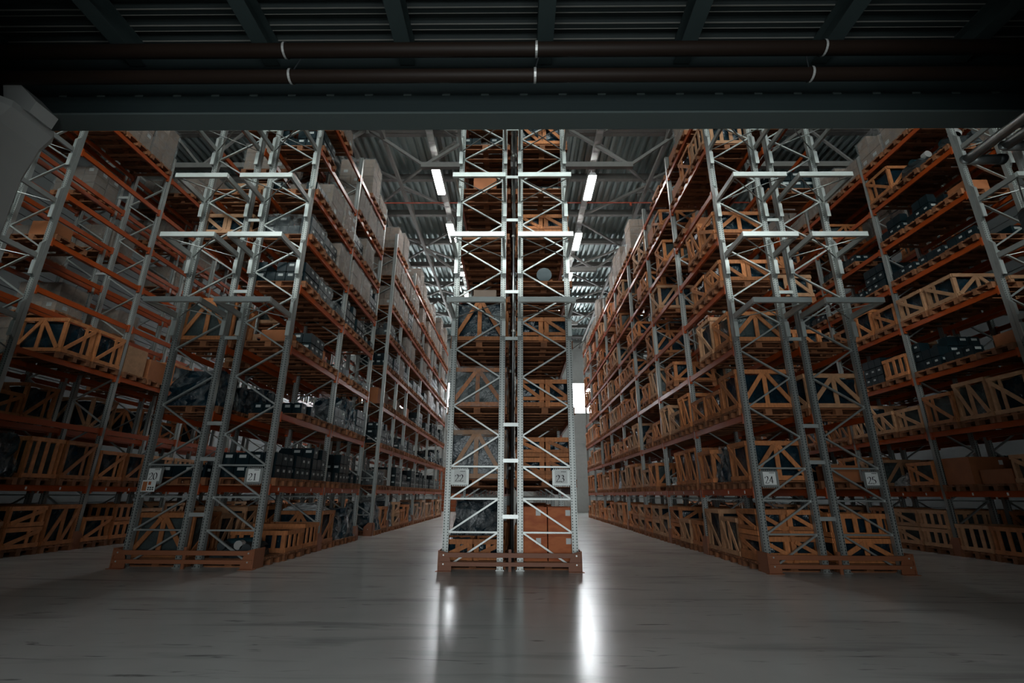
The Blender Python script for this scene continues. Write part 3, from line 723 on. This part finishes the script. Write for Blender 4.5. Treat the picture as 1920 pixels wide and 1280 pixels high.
KIND = {'A': ('open_crate', 'A-braced open pine crate', 'crate', 'open pine crates'), 'N': ('open_crate', 'slant-boarded pine crate', 'crate', 'open pine crates'),
        'Z': ('open_crate', 'single-slant pine crate', 'crate', 'open pine crates'),
        'S': ('slatted_crate', 'pine crate with upright slats', 'crate', 'open pine crates'), 'F': ('wrapped_crate', 'film-wrapped pine crate', 'crate', 'open pine crates'),
        'D': ('twin_crate', 'twin small pine crates', 'crate', 'open pine crates'), 'P': ('plywood_box', 'orange plywood box', 'box', 'plywood boxes'),
        'H': ('board_box', 'closed wooden box', 'box', 'plywood boxes'), 'C': ('carton_load', 'film-wrapped carton stack', 'carton stack', 'wrapped carton stacks'),
        'B': ('cardboard_box', 'single cardboard box', 'box', 'single cardboard boxes'), 'K': ('case_load', 'stack of dark cases', 'case stack', 'stacks of dark cases'),
        'W': ('case_load', 'film-wrapped dark cases', 'case stack', 'stacks of dark cases'), 'M': ('machine_part', 'bare dark machine part', 'machine', 'machine parts'),
        'G': ('shrouded_load', 'dark load under crumpled film', 'wrapped load', 'film-shrouded loads'), 'U': ('film_heap', 'crumpled pale film heap', 'plastic film', 'heaps of plastic film'), 'R': ('steel_drum', 'dark blue lying drum', 'drum', 'drums')}
ROWNAME = {18: 'leftmost rack back row', 19: 'leftmost rack aisle row', 26: 'rightmost rack aisle row', 27: 'rightmost rack back row', 20: 'row twenty', 21: 'row twenty-one', 22: 'row twenty-two', 23: 'row twenty-three', 24: 'row twenty-four', 25: 'row twenty-five'}
SHELF = ['on the floor'] + [ORD[k] + ' shelf' for k in range(8)]
SHELF[8] = 'top shelf'

# what stands where: default mix for each row and level (string of kinds, '.' empty place, '_' bare pallet)
MIX = {19: ['ANSA', 'AANSG', '.A..', 'AHAP..', '....', '.....', '....', '.....', 'CCC.'],
       18: ['ANS.', 'A.N.', 'A.', 'A.C.', '.C..', 'C...', '.C.', 'C..', 'CC.'],
       20: ['AGNS', 'KWK', 'GKG', 'AF.', '.N..', '.K.', '..N', '.C.', 'CC.'],
       21: ['GSAF', 'KKWBK', 'WKKG_', 'KWKB', 'KWCKG', 'CWKC_', 'CWKC.C', 'CC.BC', 'CCC.C'],
       22: ['ZGA', 'CFA', 'FAG', 'AFN', '_B_K', 'NK_', 'HC_', 'KC', 'CC'],
       23: ['PPA', 'NDN', 'DAN', 'DNA', '_R_', 'NAD', '_K_', 'NA', 'CC'],
       24: ['ANAN', 'AANNGA.', 'ANAND..', 'AANA.N.', 'NAAN..', 'ANNA...', 'NAHB....', 'HAC..', 'CCC.H'],
       25: ['NAM', 'HKA', 'AS.', 'A.N', 'N.A', '.A.', 'K.', '.N', 'C.C'],
       26: ['SAMAS', 'AHGAA', 'AANAAN', 'KWBMS', 'AASAN', 'KBKM', 'KKW.', 'M.A.', 'CCC'],
       27: ['A.N.', 'A.K', '.A', 'K.', 'A..', '.K', '..A', 'C.', 'C.']}
BAYS = {18: 4, 19: 8, 20: 4, 21: 9, 22: 4, 23: 4, 24: 8, 25: 4, 26: 8, 27: 4}
# places read off the photograph: (row, level, place) -> kinds, bottom one first
FIX = {(22, 0, 0): [('D', 1, .8, .36)], (22, 0, 1): [('G', 1, .8, 1.0)], (22, 1, 0): [('F', 3, .8, .92)], (22, 2, 0): [('F', 4, .8, .80)], (22, 3, 0): [('A', 5, .8, .95)],
       (22, 4, 0): [], (22, 4, 1): [('B', 2, .8, .25)], (22, 5, 1): [('N', 3, .8, .4)], (22, 6, 0): [('B', 3, .8, .45)], (22, 7, 0): [('K', 1, .8, .24)],
       (23, 0, 0): [('P', 0, .8, .42), ('P', 1, .8, .50)], (23, 1, 0): [('D', 0, .8, .40), ('D', 0, .8, .38)], (23, 2, 0): [('D', 2, .8, .56)], (23, 3, 0): [('D', 2, .8, .52)],
       (23, 4, 0): [('R', 0, .8, .6)], (23, 5, 0): [('D', 2, .8, .48)], (23, 6, 0): [], (23, 7, 0): [('N', 1, .8, .62)],
       (24, 0, 0): [('D', 0, .8, .44), ('D', 0, .8, .46)], (24, 1, 0): [('A', 5, .8, .74)], (24, 2, 0): [('A', 2, .8, .78)], (24, 3, 0): [('A', 4, .8, .66)], (24, 5, 0): [('A', 1, .8, .55)],
       (24, 4, 0): [('N', 1, .8, .5)], (24, 6, 0): [], (24, 7, 2): [('H', 1, .8, .45)], (24, 8, 2): [('H', 1, .8, .45)], (24, 8, 3): [], (24, 8, 4): [('H', 1, .8, .3)], (24, 8, 5): [], (24, 7, 0): [('S', 3, .8, .6)],
       (25, 0, 0): [('A', 1, .8, .42), ('S', 2, .8, .42)], (25, 1, 0): [('B', 1, .8, .3)], (25, 2, 0): [('A', 3, .8, .7)], (25, 3, 0): [], (25, 4, 0): [], (25, 5, 0): [], (25, 6, 0): [('K', 0, .8, .48)],
       (20, 0, 0): [('A', 4, .8, .78)], (20, 1, 0): [('K', 1, .8, .26)], (20, 2, 0): [('G', 2, .8, .75)], (20, 3, 0): [('A', 8, .8, .95)], (20, 4, 0): [], (20, 5, 0): [('N', 3, .8, .5)], (20, 6, 0): [], (20, 7, 0): [],
       (21, 0, 0): [('M', 0, .8, .35)], (21, 0, 1): [('S', 1, .8, .42)], (21, 0, 2): [('S', 2, .8, .5)], (21, 1, 0): [('K', 0, .8, .50)], (21, 1, 1): [('K', 1, .8, .50)], (21, 1, 2): [('K', 0, .8, .74)], (21, 2, 0): [], (21, 2, 1): [('K', 1, .8, .26)],
       (21, 3, 0): [('B', 1, .8, .3)], (21, 3, 1): [('K', 1, .8, .50)], (21, 4, 0): [('K', 1, .8, .50)], (21, 4, 1): [('W', 1, .8, .50)], (21, 5, 0): [('W', 0, .8, .50)], (21, 6, 0): [('K', 0, .8, .26)],
       (21, 7, 0): [('K', 1, .8, .5)],
       (24, 1, 5): [('U', 0, .8, .40)], (26, 1, 4): [('U', 1, .8, .30)], (21, 0, 3): [('A', 1, .8, .74), ('U', 2, .8, .16)], (21, 0, 8): [('G', 2, .8, .9), ('U', 2, .8, .16)],
       (19, 3, 0): [], (19, 3, 1): [('A', 2, .8, .82)], (19, 3, 2): [('A', 2, .8, .82)], (19, 2, 0): [], (19, 2, 1): [], (19, 2, 2): [], (19, 2, 3): [], (19, 2, 4): [], (19, 2, 5): [], (19, 2, 6): [], (19, 3, 3): [('H', 2, .8, .75)], (19, 3, 4): [('H', 1, .8, .6)], (19, 5, 0): [('B', 1, .8, .45)],
       (26, 6, 0): [('B', 1, .8, .35)], (26, 6, 1): [('K', 1, .8, .5)], (26, 6, 2): [('K', 1, .8, .5)], (26, 5, 0): [('K', 0, .8, .26)], (26, 5, 1): [('K', 1, .8, .26)], (26, 4, 0): [], (26, 4, 1): [('A', 3, .8, .6)], (26, 4, 2): [('A', 3, .8, .6)], (26, 4, 3): [('A', 2, .8, .6)],
       (26, 3, 0): [('B', 1, .8, .35)], (26, 3, 1): [('K', 0, .8, .26)], (26, 3, 2): [('K', 0, .8, .74)], (26, 2, 0): [('A', 3, .8, .8)]}
SLOTS = []
for key, (ra, rb) in NUM.items():
    YS = YL if key == 'L1' else YR
    for s, row in ((-1, ra), (1, rb)):
        xm = RX[key] + s * (GAP / 2 + FW / 2); cnt = {}
        for bay in range(min(BAYS[row], len(YS) - 1)):
            if key == 'L1' and bay == 2: continue
            L = YS[bay + 1] - YS[bay]; n = 3 if L > 2 else 2 if L > 1.6 else 1
            for lv in range(9):
                for i in range(n):
                    pn = cnt.get(lv, 0); cnt[lv] = pn + 1
                    rg = random.Random(row * 1000 + lv * 100 + pn)
                    y = YS[bay] + .06 + (i + .5) * (L - .12) / n
                    fx = FIX.get((row, lv, pn))
                    if fx is None:
                        mix = MIX[row][lv]; k = rg.choice(mix)
                        if k == '.': continue
                        hmax = 1.15 if lv in (0, 1, 2, 3) else 1.0 if lv < 8 else 1.6
                        hmax -= PALH + .08
                        hh = rg.choice((.56, .72, .86)); v = rg.randrange(6)
                        if k == 'C': hh = rg.choice((.75, .86)) if lv < 8 else rg.choice((.55, .9, 1.12, 1.3))
                        if k in 'KW': hh = rg.choice((.26, .50, .74)); v %= 2
                        if k in 'BHR': hh = rg.choice((.3, .45, .6))
                        if k == 'D': v = rg.choice((0, 1)); hh = rg.choice((.4, .52))
                        fx = [] if k == '_' else [(k, v, .8, min(hh, hmax))]
                        if k in 'ANS' and lv == 0 and rg.random() < .5: fx = [(k, v, .8, .42), (k, v, .8, .42)]
                        bare = k == '_'
                    else: bare = len(fx) == 0 and row != 19 and rg.random() < .5
                    if not fx and not bare: continue
                    x = xm + rg.uniform(-.02, .03) ; SLOTS.append((row, lv, pn, x, y, TOP[lv], fx, rg.uniform(-.012, .012)))
def showing(sl):
    """rough size in view: nearer is larger; rows behind others show little"""
    row, lv, pn, x, y, z = sl[:6]; d = math.dist((x, y, z), CAMP); f = {19: 1, 21: 1, 24: 1, 26: 1, 20: .8, 22: 1, 23: 1, 25: .8, 18: .5, 27: .5}[row]
    if row in (20, 22, 23, 25) and pn > 1: f *= .4
    return f / d
SLOTS.sort(key=showing, reverse=True)
# ranges: single boards for the nearest, joined frames beyond, one stock mesh past 300 of a kind
cat_n = {}; pal_n = 0; STOCK = {}
def stock(kind, key, loc):
    mb = STOCK.setdefault(kind, MB()); o = np.array(loc)
    for p in proto(key):
        if p[1] in ('paper_label',) : continue
        V, F = piece_geo(p); mb.add(V + o, F, p[3])
pieces_used = 0
for si, (row, lv, pn, x, y, z, fx, rz_) in enumerate(SLOTS):
    where = '%s, %s, %s place back' % (ROWNAME[row], SHELF[lv], ORD[pn])
    near = showing(SLOTS[si]) > 1 / 13.5
    base = z + .002 if lv else .0
    if pal_n < 300:
        place(('pallet', 0, .8), 'wooden_pallet', (x, y, base), 2 if near and pal_n < 60 else 1, 'bare wooden pallet, ' + where if not fx else 'wooden pallet under load, ' + where, 'pallet', 'wooden pallets'); pal_n += 1
    else: stock('pallet', ('pallet', 0, .8), (x, y, base))
    zz = base + PALH
    for j, key in enumerate(fx):
        nm, desc, cat, grp = KIND[key[0]]; c_ = cat_n.get(grp, 0)
        if c_ < 290:
            d2 = near and pieces_used < 5000
            if d2: pieces_used += len(proto(key))
            lab = (('lower ' if j == 0 else 'upper ') if len(fx) > 1 else '') + desc + ', ' + where
            place(key, nm, (x, y, zz), 2 if d2 else 1, lab, cat, grp); cat_n[grp] = c_ + 1
        else: stock(grp, key, (x, y, zz))
        zz += key[3] + .004
STN = {'pallet': ('pallet_stock', 'wooden pallets on the far shelves'), 'open pine crates': ('crate_stock', 'pine crates on the far shelves'), 'wrapped carton stacks': ('carton_stock', 'wrapped cartons on the far shelves'),
       'stacks of dark cases': ('case_stock', 'dark cases on the far shelves')}
for k, mb in STOCK.items():
    nm, lb = STN.get(k, ('goods_stock', 'goods on the far shelves')); obj(nm, mb.mesh(nm), kind='stuff', label=lb, category='goods')
print('slots', len(SLOTS), cat_n, pal_n, 'objects', len(bpy.data.objects), 'fine pieces', pieces_used)
